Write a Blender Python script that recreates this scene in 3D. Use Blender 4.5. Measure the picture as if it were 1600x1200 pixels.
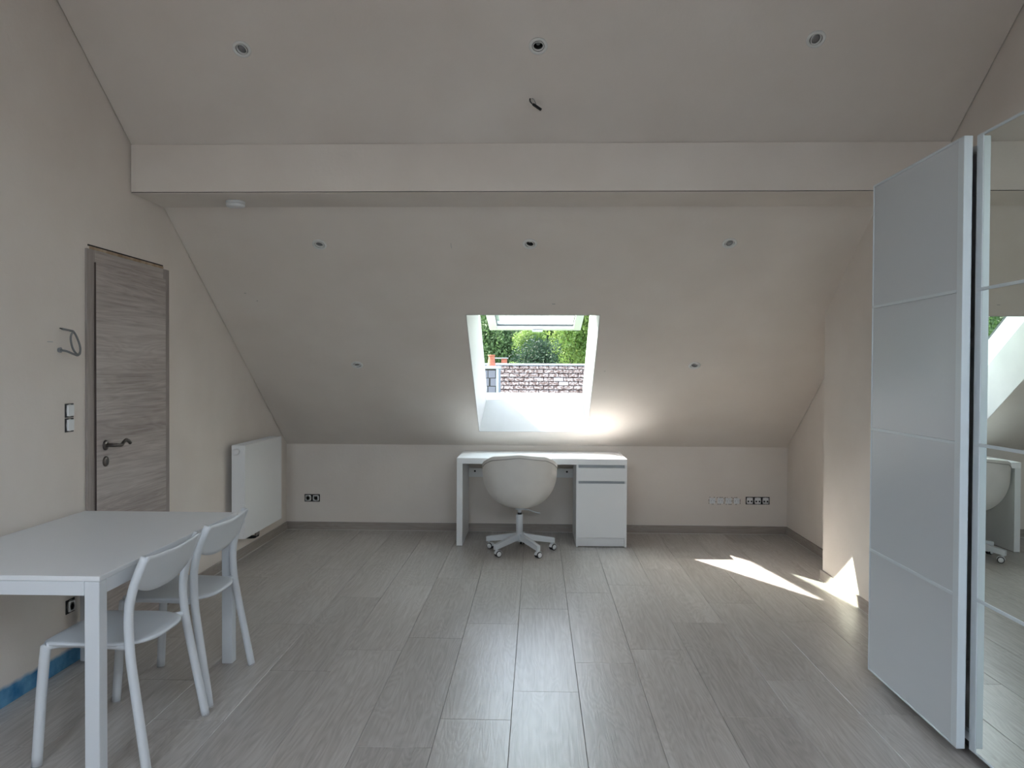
import bpy, bmesh, math, random
from mathutils import Vector, Matrix
random.seed(7)
PI = math.pi
S = bpy.context.scene
C = S.collection
for o in list(bpy.data.objects): bpy.data.objects.remove(o)

# ------------------------------------------------------------------ camera
cam_d = bpy.data.cameras.new('camera'); cam = bpy.data.objects.new('camera', cam_d); C.objects.link(cam)
FPX = 1251.82; YAW, PITCH, ROLL, CH = .0313, .0156, .0047, 1.4452
cam_d.sensor_fit = 'HORIZONTAL'; cam_d.sensor_width = 36; cam_d.lens = 36*FPX/1600; cam_d.clip_end = 500; cam_d.clip_start = .05
f_ = Vector((-math.sin(YAW)*math.cos(PITCH), math.cos(YAW)*math.cos(PITCH), -math.sin(PITCH)))
r_ = Vector((math.cos(YAW), math.sin(YAW), 0)); u_ = r_.cross(f_)
r2 = r_*math.cos(ROLL)+u_*math.sin(ROLL); u2 = u_*math.cos(ROLL)-r_*math.sin(ROLL)
cam.matrix_world = Matrix(((r2.x, u2.x, -f_.x, 0), (r2.y, u2.y, -f_.y, 0), (r2.z, u2.z, -f_.z, CH), (0, 0, 0, 1)))
S.camera = cam
# ------------------------------------------------------------------ world, sun, exposure
w = bpy.data.worlds.new('world'); S.world = w; w.use_nodes = True
nt = w.node_tree; bg = nt.nodes['Background']
sky = nt.nodes.new('ShaderNodeTexSky'); sky.sky_type = 'NISHITA'; sky.sun_disc = False
sky.sun_elevation = math.radians(40); sky.sun_rotation = math.radians(-64.5); sky.air_density = 1.2; sky.dust_density = 2.0
hs = nt.nodes.new('ShaderNodeHueSaturation'); hs.inputs['Saturation'].default_value = .55   # hazy sky
nt.links.new(sky.outputs[0], hs.inputs['Color']); nt.links.new(hs.outputs[0], bg.inputs[0]); bg.inputs[1].default_value = 1.72
SUN = Vector((1.082, -.507, -1.0))
sd = bpy.data.lights.new('sun', 'SUN'); sd.energy = 23; sd.angle = math.radians(.55); sd.color = (1, .95, .88)
so = bpy.data.objects.new('sun', sd); C.objects.link(so)
so.rotation_euler = SUN.to_track_quat('-Z', 'Y').to_euler(); so.location = (-6, 10, 9)
S.view_settings.view_transform = 'Standard'; S.view_settings.look = 'None'
S.view_settings.gamma = 1; S.view_settings.use_curve_mapping = False
S.view_settings.exposure = 0.18
REAR_W = 37     # power of the fill lamp outside each added rear roof window

# ------------------------------------------------------------------ room measures
XL, XR, XB = -2.276, 2.237, 2.0
YB, YR = 7.214, -2.66
HK, SL, SU = .779, .6878, .7061
BY, BZ, BY2, BZT = 4.4215, 2.433, 4.81, 2.705
RY = 2.3; RZ = BZT+SU*(BY-RY)
def rear_z(y): return RZ-(RY-y)*(RZ-.78)/(RY-YR)
nL = Vector((0, SL, 1)).normalized(); aL = Vector((0, 1, -SL)).normalized(); OB = Vector((0, 7.015, .916))
def W(x, a, n): return Vector((x, 0, 0))+OB+aL*a+nL*n       # x, down the slope from the sill, height above the plaster

# ------------------------------------------------------------------ materials
def mat(name, col, rough=.5, metal=0, spec=.5):
    m = bpy.data.materials.new(name); m.use_nodes = True
    b = m.node_tree.nodes['Principled BSDF']
    b.inputs['Base Color'].default_value = (*col, 1); b.inputs['Roughness'].default_value = rough
    b.inputs['Metallic'].default_value = metal; b.inputs['Specular IOR Level'].default_value = spec
    return m
def nodes(m): return m.node_tree, m.node_tree.nodes['Principled BSDF']
def N(t, kind, **kw):
    n = t.nodes.new(kind)
    for k, v in kw.items(): setattr(n, k, v)
    return n
def noise_tint(m, c1, c2, scale=3, detail=5, stretch=(1, 1, 1), lo=.3, hi=.7, bump=0, bscale=60, coord='Object'):
    t, b = nodes(m)
    tc = N(t, 'ShaderNodeTexCoord'); mp = N(t, 'ShaderNodeMapping'); mp.inputs['Scale'].default_value = stretch
    t.links.new(tc.outputs[coord], mp.inputs[0])
    nz = N(t, 'ShaderNodeTexNoise'); nz.inputs['Scale'].default_value = scale; nz.inputs['Detail'].default_value = detail
    t.links.new(mp.outputs[0], nz.inputs[0])
    cr = N(t, 'ShaderNodeValToRGB'); cr.color_ramp.elements[0].position = lo; cr.color_ramp.elements[1].position = hi
    cr.color_ramp.elements[0].color = (*c1, 1); cr.color_ramp.elements[1].color = (*c2, 1)
    t.links.new(nz.outputs[0], cr.inputs[0]); t.links.new(cr.outputs[0], b.inputs['Base Color'])
    if bump:
        n2 = N(t, 'ShaderNodeTexNoise'); n2.inputs['Scale'].default_value = bscale; n2.inputs['Detail'].default_value = 4
        t.links.new(mp.outputs[0], n2.inputs[0])
        bp = N(t, 'ShaderNodeBump'); bp.inputs['Strength'].default_value = bump; bp.inputs['Distance'].default_value = .004
        t.links.new(n2.outputs[0], bp.inputs['Height']); t.links.new(bp.outputs[0], b.inputs['Normal'])
    return m, t, b, cr
M = {}
PL1, PL2 = (.72, .655, .597), (.775, .717, .662)
M['plaster'] = noise_tint(mat('plaster', PL2, .9, 0, .2), PL1, PL2, 2.2, 7, bump=.25, bscale=45)[0]
# left wall: the same plaster with the brush-painted blue strip low down where no skirting is fixed
m, t, b, cr = noise_tint(mat('plaster_blue_edge', PL2, .9, 0, .2), PL1, PL2, 2.2, 7, bump=.25, bscale=45)
geo = N(t, 'ShaderNodeNewGeometry'); sp = N(t, 'ShaderNodeSeparateXYZ'); t.links.new(geo.outputs['Position'], sp.inputs[0])
n2 = N(t, 'ShaderNodeTexNoise'); n2.inputs['Scale'].default_value = 14; t.links.new(geo.outputs['Position'], n2.inputs[0])
md = N(t, 'ShaderNodeMath', operation='MULTIPLY_ADD'); md.inputs[1].default_value = -.022; t.links.new(n2.outputs[0], md.inputs[0]); t.links.new(sp.outputs['Z'], md.inputs[2])
lt = N(t, 'ShaderNodeMapRange'); lt.inputs['From Min'].default_value = .079; lt.inputs['From Max'].default_value = .058; t.links.new(md.outputs[0], lt.inputs[0])
ly = N(t, 'ShaderNodeMapRange'); ly.inputs['From Min'].default_value = 3.975; ly.inputs['From Max'].default_value = 3.93; t.links.new(sp.outputs['Y'], ly.inputs[0])
mm = N(t, 'ShaderNodeMath', operation='MULTIPLY'); t.links.new(lt.outputs[0], mm.inputs[0]); t.links.new(ly.outputs[0], mm.inputs[1])
n3 = N(t, 'ShaderNodeTexNoise'); n3.inputs['Scale'].default_value = 9; n3.inputs['Detail'].default_value = 6; t.links.new(geo.outputs['Position'], n3.inputs[0])
cb = N(t, 'ShaderNodeValToRGB'); cb.color_ramp.elements[0].color = (.035, .17, .36, 1); cb.color_ramp.elements[1].color = (.16, .38, .58, 1)
cb.color_ramp.elements[0].position = .35; cb.color_ramp.elements[1].position = .68; t.links.new(n3.outputs[0], cb.inputs[0])
mx = N(t, 'ShaderNodeMix', data_type='RGBA'); t.links.new(mm.outputs[0], mx.inputs[0]); t.links.new(cr.outputs[0], mx.inputs[6]); t.links.new(cb.outputs[0], mx.inputs[7])
t.links.new(mx.outputs[2], b.inputs['Base Color']); M['plaster_left'] = m

def wood(name, dark, mid, light, axis='Y', rough=.42, gs=1.0, bump=.3, spec=.4, tonevar=.1, ringmix=.35):
    """printed oak decor: long fibres plus cathedral rings, offset per board"""
    m = mat(name, mid, rough, 0, spec); t, b = nodes(m)
    tc = N(t, 'ShaderNodeTexCoord'); oi = N(t, 'ShaderNodeObjectInfo')
    ad = N(t, 'ShaderNodeVectorMath', operation='MULTIPLY_ADD')
    cx = N(t, 'ShaderNodeCombineXYZ'); 
    for i in range(3): t.links.new(oi.outputs['Random'], cx.inputs[i])
    t.links.new(cx.outputs[0], ad.inputs[0]); ad.inputs[1].default_value = (37, 91, 53); t.links.new(tc.outputs['Object'], ad.inputs[2])
    def mp(s, dist=0):
        q = N(t, 'ShaderNodeMapping'); q.inputs['Scale'].default_value = s; t.links.new(ad.outputs[0], q.inputs[0]); return q
    L, T = (1.0, 1.0)
    def sc(l, tt): return {'Y': (tt, l, tt), 'X': (l, tt, tt), 'Z': (tt, tt, l)}[axis]
    a = N(t, 'ShaderNodeTexNoise'); a.inputs['Scale'].default_value = 1; a.inputs['Detail'].default_value = 8; a.inputs['Roughness'].default_value = .65
    t.links.new(mp(sc(2.2*gs, 75*gs)).outputs[0], a.inputs[0])
    bb = N(t, 'ShaderNodeTexNoise'); bb.inputs['Scale'].default_value = 1; bb.inputs['Detail'].default_value = 3; bb.inputs['Distortion'].default_value = .4
    t.links.new(mp(sc(.65*gs, 5*gs)).outputs[0], bb.inputs[0])
    # rings: fract of a smooth field
    ml = N(t, 'ShaderNodeMath', operation='MULTIPLY'); ml.inputs[1].default_value = 26; t.links.new(bb.outputs[0], ml.inputs[0])
    nd = N(t, 'ShaderNodeMath', operation='MULTIPLY_ADD'); nd.inputs[1].default_value = 1.6; t.links.new(a.outputs[0], nd.inputs[0]); t.links.new(ml.outputs[0], nd.inputs[2])
    pp = N(t, 'ShaderNodeMath', operation='PINGPONG'); pp.inputs[1].default_value = .5; t.links.new(nd.outputs[0], pp.inputs[0])
    pw = N(t, 'ShaderNodeMapRange'); pw.inputs['From Min'].default_value = 0; pw.inputs['From Max'].default_value = .5; t.links.new(pp.outputs[0], pw.inputs[0])
    mixv = N(t, 'ShaderNodeMix'); mixv.inputs[0].default_value = ringmix; t.links.new(a.outputs[0], mixv.inputs[2]); t.links.new(pw.outputs[0], mixv.inputs[3])
    cl = N(t, 'ShaderNodeTexNoise'); cl.inputs['Scale'].default_value = 1; cl.inputs['Detail'].default_value = 2
    t.links.new(mp(sc(.8, 3.0)).outputs[0], cl.inputs[0])
    m2 = N(t, 'ShaderNodeMix'); m2.inputs[0].default_value = .32; t.links.new(mixv.outputs[0], m2.inputs[2]); t.links.new(cl.outputs[0], m2.inputs[3])
    cr = N(t, 'ShaderNodeValToRGB'); e = cr.color_ramp.elements; e[0].position = .25; e[0].color = (*dark, 1); e[1].position = .78; e[1].color = (*light, 1)
    k = e.new(.5); k.color = (*mid, 1); t.links.new(m2.outputs[0], cr.inputs[0])
    tv = N(t, 'ShaderNodeMapRange'); tv.inputs['To Min'].default_value = 1-tonevar; tv.inputs['To Max'].default_value = 1+tonevar; t.links.new(oi.outputs['Random'], tv.inputs[0])
    mu = N(t, 'ShaderNodeVectorMath', operation='SCALE'); t.links.new(cr.outputs[0], mu.inputs[0]); t.links.new(tv.outputs[0], mu.inputs['Scale'])
    t.links.new(mu.outputs[0], b.inputs['Base Color'])
    bp = N(t, 'ShaderNodeBump'); bp.inputs['Strength'].default_value = bump; bp.inputs['Distance'].default_value = .002
    t.links.new(mixv.outputs[0], bp.inputs['Height']); t.links.new(bp.outputs[0], b.inputs['Normal'])
    return m
M['plank'] = wood('oak_laminate', (.28, .25, .222), (.43, .398, .37), (.60, .572, .545), 'Y', .33, 1.0, .35, .6, .06, .18)
M['skirting'] = wood('skirting_decor', (.25, .21, .185), (.33, .29, .26), (.41, .375, .34), 'Y', .5, 1.0, .1, .3, .03, .2)
M['skirting_x'] = wood('skirting_decor_x', (.25, .21, .185), (.33, .29, .26), (.41, .375, .34), 'X', .5, 1.0, .1, .3, .03, .2)
M['door_wood'] = wood('door_decor', (.22, .18, .165), (.44, .39, .365), (.66, .61, .58), 'Y', .55, .8, .4, .3, .0, .10)
M['frame_wood'] = wood('door_frame_decor', (.24, .205, .19), (.32, .28, .26), (.40, .355, .335), 'Z', .55, .8, .2, .3, .0, .2)
M['joint'] = mat('floor_joint', (.05, .045, .04), .9)
M['white'] = mat('white_lacquer', (.82, .825, .83), .34)
M['white_metal'] = mat('white_powder_coat', (.67, .70, .73), .38)
M['table_top'] = mat('white_melamine', (.74, .76, .78), .36)
M['white_paint'] = mat('white_gloss_paint', (.72, .73, .75), .35)
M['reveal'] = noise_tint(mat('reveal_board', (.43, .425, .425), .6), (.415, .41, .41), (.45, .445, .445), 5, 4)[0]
M['shell'] = noise_tint(mat('white_coated_fabric', (.76, .74, .70), .5), (.745, .72, .68), (.79, .765, .725), 8, 4, bump=.08, bscale=250)[0]
M['plastic'] = mat('white_plastic', (.76, .77, .78), .4)
M['grey_plastic'] = mat('grey_plastic', (.42, .42, .42), .5)
M['black'] = mat('black_plastic', (.018, .018, .02), .5)
M['dark'] = mat('dark_hole', (.03, .027, .025), .9)
M['glassdoor'] = mat('white_backed_glass', (.60, .635, .67), .30, 0, .45)
M['alu'] = mat('satin_aluminium', (.66, .72, .76), .42, .35)
M['alu_white'] = mat('light_aluminium_profile', (.68, .74, .78), .4, .1)
M['chrome'] = mat('brushed_steel', (.42, .40, .38), .28, 1); M['dark_steel'] = mat('dark_bronze_steel', (.16, .145, .135), .3, 1)
M['seam'] = mat('shell_piping', (.40, .38, .35), .6)
M['edge'] = mat('shaded_leaf_edge', (.07, .052, .045), .8)
M['stack_slate'] = mat('hung_slate', (.11, .11, .135), .7)
M['grip'] = mat('grip_rail_grey', (.40, .43, .46), .5)
M['mirror'] = mat('mirror_glass', (.80, .84, .80), 0, 1)
M['ring'] = mat('spot_ring_metal', (.74, .74, .72), .4, .0)
M['lens'] = mat('spot_lens', (.30, .30, .31), .15, .6)
M['grout'] = mat('white_caulk', (.60, .58, .55), .7)
M['foam'] = noise_tint(mat('raw_wood_shim', (.42, .31, .2), .9), (.30, .2, .12), (.50, .40, .29), 20, 3)[0]
M['zinc'] = mat('grey_zinc', (.12, .145, .18), .55, .2)
M['light_zinc'] = mat('pale_zinc', (.27, .30, .34), .5, .1)
M['seal'] = mat('dark_window_seal', (.06, .065, .07), .5)
M['cable'] = mat('grey_cable', (.28, .29, .29), .5)
M['cable_dark'] = mat('dark_grey_cable', (.17, .175, .175), .5)
M['terracotta'] = noise_tint(mat('terracotta', (.62, .23, .13), .85), (.20, .055, .03), (.27, .09, .05), 12)[0]
M['slate'] = noise_tint(mat('slate', (.13, .135, .16), .7), (.035, .037, .05), (.085, .08, .09), 5, 4)[0]
# old asbestos-slate tiles with moss and lichen
m, t, b, cr = noise_tint(mat('mossy_tile', (.5, .46, .45), .9), (.018, .006, .003), (.092, .083, .081), 15, 9, lo=.45, hi=.55, bump=.8, bscale=25, coord='Generated')
for n_ in t.nodes:
    if n_.type == 'TEX_COORD': tcn = n_
    if n_.type == 'MAPPING': mpn = n_
oi = N(t, 'ShaderNodeObjectInfo'); cx = N(t, 'ShaderNodeCombineXYZ')
for i in range(3): t.links.new(oi.outputs['Random'], cx.inputs[i])
va = N(t, 'ShaderNodeVectorMath', operation='MULTIPLY_ADD'); va.inputs[1].default_value = (50, 31, 17); t.links.new(cx.outputs[0], va.inputs[0])
t.links.new(tcn.outputs['Object'], va.inputs[2]); t.links.new(va.outputs[0], mpn.inputs[0])
M['tile'] = m
M['tile_clean'] = noise_tint(mat('bare_tile', (.6, .56, .55), .9), (.115, .104, .102), (.145, .134, .13), 9, 5)[0]
M['bark'] = mat('bark', (.09, .07, .05), .9)
M['grass'] = noise_tint(mat('meadow', (.12, .2, .05), .95), (.07, .13, .03), (.17, .25, .08), .3, 6)[0]
def leafmat(name, a, b_):
    m, t, b, cr = noise_tint(mat(name, a, .6, 0, .2), a, b_, .9, 5, lo=.35, hi=.65)
    b.inputs['Subsurface Weight'].default_value = 0
    tr = N(t, 'ShaderNodeBsdfTranslucent'); t.links.new(cr.outputs[0], tr.inputs[0])
    ms = N(t, 'ShaderNodeMixShader'); ms.inputs[0].default_value = .35
    out = [q for q in t.nodes if q.type == 'OUTPUT_MATERIAL'][0]
    t.links.new(b.outputs[0], ms.inputs[1]); t.links.new(tr.outputs[0], ms.inputs[2]); t.links.new(ms.outputs[0], out.inputs[0])
    return m
M['leaf_light'] = leafmat('leaves_light_green', (.045, .10, .02), (.165, .235, .065))
M['leaf_mid'] = leafmat('leaves_mid_green', (.025, .055, .02), (.08, .135, .052))
M['leaf_dark'] = leafmat('leaves_dark_green', (.012, .028, .018), (.036, .066, .036))
# window glass: clear thin pane
def paneglass(name, tint, glare=0):
    m = bpy.data.materials.new(name); m.use_nodes = True; t = m.node_tree; t.nodes.clear()
    out = N(t, 'ShaderNodeOutputMaterial'); tr = N(t, 'ShaderNodeBsdfTransparent'); tr.inputs[0].default_value = (*tint, 1)
    gl = N(t, 'ShaderNodeBsdfGlossy'); gl.inputs['Roughness'].default_value = .01
    lw = N(t, 'ShaderNodeLayerWeight'); lw.inputs[0].default_value = .5; pw_ = N(t, 'ShaderNodeMath', operation='POWER'); pw_.inputs[1].default_value = 3; t.links.new(lw.outputs['Facing'], pw_.inputs[0])
    fr = N(t, 'ShaderNodeMath', operation='MULTIPLY_ADD'); fr.inputs[1].default_value = .95; fr.inputs[2].default_value = .035; t.links.new(pw_.outputs[0], fr.inputs[0])
    ms = N(t, 'ShaderNodeMixShader'); t.links.new(fr.outputs[0], ms.inputs[0]); t.links.new(tr.outputs[0], ms.inputs[1]); t.links.new(gl.outputs[0], ms.inputs[2])
    veil = N(t, 'ShaderNodeBsdfTranslucent'); veil.inputs[0].default_value = (.9, .95, .92, 1)      # pale glare on the pane, put in as a milky translucent mix
    m3 = N(t, 'ShaderNodeMixShader'); m3.inputs[0].default_value = glare; t.links.new(ms.outputs[0], m3.inputs[1]); t.links.new(veil.outputs[0], m3.inputs[2])
    t.links.new(m3.outputs[0], out.inputs[0]); return m
M['glass'] = paneglass('window_glass', (.90, .96, .92), .06); M['glass_clear'] = paneglass('clear_window_glass', (.96, .97, .97))

# ------------------------------------------------------------------ mesh helpers
def new(name, bm, m, parent=None, smooth=False, bevel=0, seg=2):
    me = bpy.data.meshes.new(name); bmesh.ops.recalc_face_normals(bm, faces=bm.faces[:]); bm.to_mesh(me); bm.free()
    if smooth:
        for p in me.polygons: p.use_smooth = True
    for q in (m if isinstance(m, (list, tuple)) else [m]): me.materials.append(q if not isinstance(q, str) else M[q])
    o = bpy.data.objects.new(name, me); C.objects.link(o)
    if parent: o.parent = parent
    if bevel:
        bv = o.modifiers.new('bevel', 'BEVEL'); bv.width = bevel; bv.segments = seg; bv.limit_method = 'ANGLE'
    return o
def tag(o, label=None, cat=None, group=None, kind=None):
    if label: o['label'] = label
    if cat: o['category'] = cat
    if group: o['group'] = group
    if kind: o['kind'] = kind
    return o
def struct(o, label, cat): return tag(o, label, cat, None, 'structure')
def thing(name, loc, label, cat, group=None, rz=0, parent=None):
    o = bpy.data.objects.new(name, None); C.objects.link(o); o.location = loc; o.rotation_euler = (0, 0, rz); o.empty_display_size = .1
    return tag(o, label, cat, group)
def B(): return bmesh.new()
def box(bm, x0, x1, y0, y1, z0, z1, tf=None):
    vs = [bm.verts.new(Vector(p) if tf is None else tf(*p)) for p in
          [(x0, y0, z0), (x1, y0, z0), (x1, y1, z0), (x0, y1, z0), (x0, y0, z1), (x1, y0, z1), (x1, y1, z1), (x0, y1, z1)]]
    for f in ((0, 3, 2, 1), (4, 5, 6, 7), (0, 1, 5, 4), (1, 2, 6, 5), (2, 3, 7, 6), (3, 0, 4, 7)): bm.faces.new([vs[i] for i in f])
    return bm
def prism(bm, poly, x0, x1, ax='X'):
    def P(u, v, w_):
        return {'X': (w_, u, v), 'Z': (u, v, w_), 'Y': (u, w_, v)}[ax]
    a = [bm.verts.new(P(u, v, x0)) for u, v in poly]; c = [bm.verts.new(P(u, v, x1)) for u, v in poly]
    n = len(poly); bm.faces.new(a); bm.faces.new(c[::-1])
    for i in range(n): bm.faces.new((a[i], c[i], c[(i+1) % n], a[(i+1) % n]))
    return bm
def frame_axes(d):
    d = d.normalized(); up = Vector((0, 0, 1)) if abs(d.z) < .95 else Vector((1, 0, 0))
    s = d.cross(up).normalized(); return s, s.cross(d).normalized()
def tube(bm, pts, r, n=12, caps=True, r2=None, side=None):
    """sweep a circle (or ellipse r x r2, r along 'side') along points"""
    pts = [Vector(p) for p in pts]; rings = []; prev = None
    for i, p in enumerate(pts):
        d = (pts[min(i+1, len(pts)-1)]-pts[max(i-1, 0)]).normalized()
        if side is not None: s = (Vector(side)-d*Vector(side).dot(d)).normalized()
        elif prev is not None: s = (prev-d*prev.dot(d)).normalized()
        else: s = frame_axes(d)[0]
        prev = s; q = d.cross(s)
        rr = r[i] if isinstance(r, (list, tuple)) else r; rb = rr if r2 is None else (r2[i] if isinstance(r2, (list, tuple)) else r2)
        rings.append([bm.verts.new(p+s*rr*math.cos(2*PI*k/n)+q*rb*math.sin(2*PI*k/n)) for k in range(n)])
    for a, b_ in zip(rings, rings[1:]):
        for k in range(n): bm.faces.new((a[k], a[(k+1) % n], b_[(k+1) % n], b_[k]))
    if caps: bm.faces.new(rings[0][::-1]); bm.faces.new(rings[-1])
    return bm
def lathe(bm, prof, n=24, tf=lambda v: v, close=True):
    rings = []
    for r, z in prof:
        if r < 1e-6: rings.append([bm.verts.new(tf(Vector((0, 0, z))))])
        else: rings.append([bm.verts.new(tf(Vector((r*math.cos(2*PI*k/n), r*math.sin(2*PI*k/n), z)))) for k in range(n)])
    for a, b_ in zip(rings, rings[1:]):
        for k in range(n):
            if len(a) == 1 and len(b_) == 1: continue
            if len(a) == 1: bm.faces.new((a[0], b_[k], b_[(k+1) % n]))
            elif len(b_) == 1: bm.faces.new((a[k], b_[0], a[(k+1) % n]))
            else: bm.faces.new((a[k], b_[k], b_[(k+1) % n], a[(k+1) % n]))
    return bm
def spline(ps, n=8):
    ps = [Vector(p) for p in ps]; out = []
    for i in range(len(ps)-1):
        p0 = ps[max(i-1, 0)]; p1 = ps[i]; p2 = ps[i+1]; p3 = ps[min(i+2, len(ps)-1)]
        for k in range(n):
            u = k/n; out.append(.5*((2*p1)+(p2-p0)*u+(2*p0-5*p1+4*p2-p3)*u*u+(-p0+3*p1-3*p2+p3)*u**3))
    out.append(ps[-1]); return out
def copy_tree(o, parent=None):
    c = o.copy(); C.objects.link(c); c.parent = parent
    if parent is not None: c.matrix_parent_inverse = o.matrix_parent_inverse.copy()
    for ch in list(o.children): copy_tree(ch, c)
    return c

# ------------------------------------------------------------------ shell: roof slabs with openings cut through
TH = .355
def offset_poly():
    inner = [(YB+.2, HK-.2*SL), (BY2, BZ), (BY, BZT), (RY, RZ), (YR-.2, .78-.2*(RZ-.78)/(RY-YR))]
    up = Vector((0, TH)).y/nL.z
    outer = [(y, z+up) for y, z in reversed(inner)]
    return inner, outer
inner, outer = offset_poly()
def slab(name, poly, x0, x1, m):
    bm = B(); prism(bm, poly, x0, x1); return new(name, bm, m)
ceil = slab('ceiling', inner+outer, XL+.005, XR-.005, 'plaster')
WX0, WX1 = -.509, .444
FX0, FX1, FA0 = -.462, .418, -1.60
bmc = B()
# main skylight cutter: splayed reveal, then a wider pocket for the frame
lo = [(WX0, -1.641), (WX1, -1.641), (WX1, 0), (WX0, 0)]; hi = [(FX0-.002, FA0), (FX1+.002, FA0), (FX1+.002, .0), (FX0-.002, .0)]
def loft(bm, A, na, D, nd):
    def ext(P, Q, k): return [(p[0]+(q[0]-p[0])*k, p[1]+(q[1]-p[1])*k) for p, q in zip(P, Q)]
    a = [bm.verts.new(W(x, a_, na)) for x, a_ in A]; d = [bm.verts.new(W(x, a_, nd)) for x, a_ in D]
    bm.faces.new(a[::-1]); bm.faces.new(d)
    for i in range(4): bm.faces.new((a[i], a[(i+1) % 4], d[(i+1) % 4], d[i]))
ks = -.05/.33
loA = [(p[0]+(q[0]-p[0])*ks, p[1]+(q[1]-p[1])*ks) for p, q in zip(lo, hi)]
loft(bmc, loA, -.05, hi, .33)
bmc2 = B(); loft(bmc2, [(FX0-.05, FA0-.05), (FX1+.05, FA0-.05), (FX1+.05, .05), (FX0-.05, .05)], .325, [(FX0-.05, FA0-.05), (FX1+.05, FA0-.05), (FX1+.05, .05), (FX0-.05, .05)], .7)
# recessed-spot holes
nU = Vector((0, SU, 1)).normalized()
SPOTS = [((-1.471, 3.952), 'U'), ((-.003, 3.949), 'U'), ((1.334, 3.928), 'U'), ((-1.391, 5.077), 'L'), ((-.05, 5.073), 'L'), ((1.2, 5.069), 'L'), ((-1.397, 6.178), 'L'), ((1.202, 6.169), 'L')]
def spot_frame(x, y, k):
    if k == 'U': n = nU; z = BZT+(BY-y)*SU
    else: n = nL; z = HK+(YB-y)*SL
    X = Vector((1, 0, 0)); Yv = n.cross(X); return Matrix(((X.x, Yv.x, n.x, x), (X.y, Yv.y, n.y, y), (X.z, Yv.z, n.z, z), (0, 0, 0, 1)))
bms = B()
for (x, y), k in SPOTS:
    Mx = spot_frame(x, y, k); lathe(bms, [(0, -.03), (.0315, -.03), (.0315, .07), (0, .07)], 24, lambda v: Mx @ v)
# openings for the added rear skylights
nR = Vector((0, -(RZ-.78)/(RY-YR), 1)).normalized(); aR = Vector((0, -1, -(RZ-.78)/(RY-YR))).normalized()
aU = Vector((0, 1, -SU)).normalized()
def up_z(y): return BZT+(BY-y)*SU
RW = [(-1.05, -.45, 'R'), (1.0, -.45, 'R')]
def WR(x, yc, k, dx, da, n):
    return (Vector((x+dx, yc, rear_z(yc)))+aR*da+nR*n) if k == 'R' else (Vector((x+dx, yc, up_z(yc)))+aU*da+nU*n)
bmr = B()
for x, y, k in RW:
    hw, hl = (.55, .75) if k == 'R' else (.55, .66)
    q = [bmr.verts.new(WR(x, y, k, dx, da, -.1)) for dx, da in ((-hw, -hl), (hw, -hl), (hw, hl), (-hw, hl))]
    q2 = [bmr.verts.new(WR(x, y, k, dx, da, .9)) for dx, da in ((-hw, -hl), (hw, -hl), (hw, hl), (-hw, hl))]
    bmr.faces.new(q); bmr.faces.new(q2[::-1])
    for i in range(4): bmr.faces.new((q[i], q2[i], q2[(i+1) % 4], q[(i+1) % 4]))
cut = {'main': new('cut_main', bmc, 'dark'), 'pocket': new('cut_pocket', bmc2, 'dark'), 'spots': new('cut_spots', bms, 'dark'), 'rear': new('cut_rear', bmr, 'dark')}
cover = slab('roof', [(y+(.25 if i == 0 else 0)*0, z) for i, (y, z) in enumerate([(YB+.5, HK-.5*SL+TH/nL.z), (BY, BZT+TH/nL.z), (RY, RZ+TH/nL.z), (YR-.5, .78-.5*(RZ-.78)/(RY-YR)+TH/nL.z),
             (YR-.5, .78-.5*(RZ-.78)/(RY-YR)+TH/nL.z+.05), (RY, RZ+TH/nL.z+.04), (BY, BZT+TH/nL.z+.04), (YB+.5, HK-.5*SL+TH/nL.z+.04)])], XL-.3, XR+.3, 'slate')
def carve(o, keys):
    for k in keys:
        md_ = o.modifiers.new('cut', 'BOOLEAN'); md_.object = cut[k]; md_.operation = 'DIFFERENCE'; md_.solver = 'EXACT'
    dg = bpy.context.evaluated_depsgraph_get(); me = bpy.data.meshes.new_from_object(o.evaluated_get(dg))
    o.modifiers.clear(); o.data = me
carve(ceil, ['main', 'pocket', 'spots', 'rear']); carve(cover, ['pocket', 'rear'])
for q in cut.values(): bpy.data.objects.remove(q)
struct(ceil, 'beige plastered attic ceiling sloping down to the back wall', 'ceiling')
struct(cover, 'dark roof covering outside above the attic', 'roof')

def gable(x0, x1, name, m):
    up = (TH-.02)/nL.z
    pts = [(YR-.15, -.1), (YB+.15, -.1), (YB+.15, HK-.15*SL+up), (BY, BZT+up), (RY, RZ+up), (YR-.15, .78-.15*(RZ-.78)/(RY-YR)+up)]
    bm = B(); prism(bm, pts, x0, x1); return new(name, bm, m)
struct(gable(XL-.15, XL, 'wall_left', 'plaster_left'), 'plastered gable wall on the left holding the door, blue paint at its foot', 'wall')
wr = gable(XR, XR+.15, 'wall_right', 'plaster')
bm = B(); bm.from_mesh(wr.data)   # the boxed-out stretch of the right wall between beam and recess
prism(bm, [(BY2-.2, 0), (5.642, 0), (5.642, HK+(YB-5.642)*SL), (BY2, BZ), (BY2-.2, BZ)], XB, XR+.01)
bm.to_mesh(wr.data); bm.free()
struct(wr, 'plastered wall on the right with a boxed-out stretch beside the wardrobe', 'wall')
struct(new('wall_back', box(B(), XL-.1, XR+.1, YB, YB+.18, -.1, HK+.15), 'plaster'), 'low plastered knee wall behind the desk', 'wall')
struct(new('wall_front', box(B(), XL-.1, XR+.1, YR-.15, YR, -.1, .95), 'plaster'), 'low knee wall behind the camera', 'wall')
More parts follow.
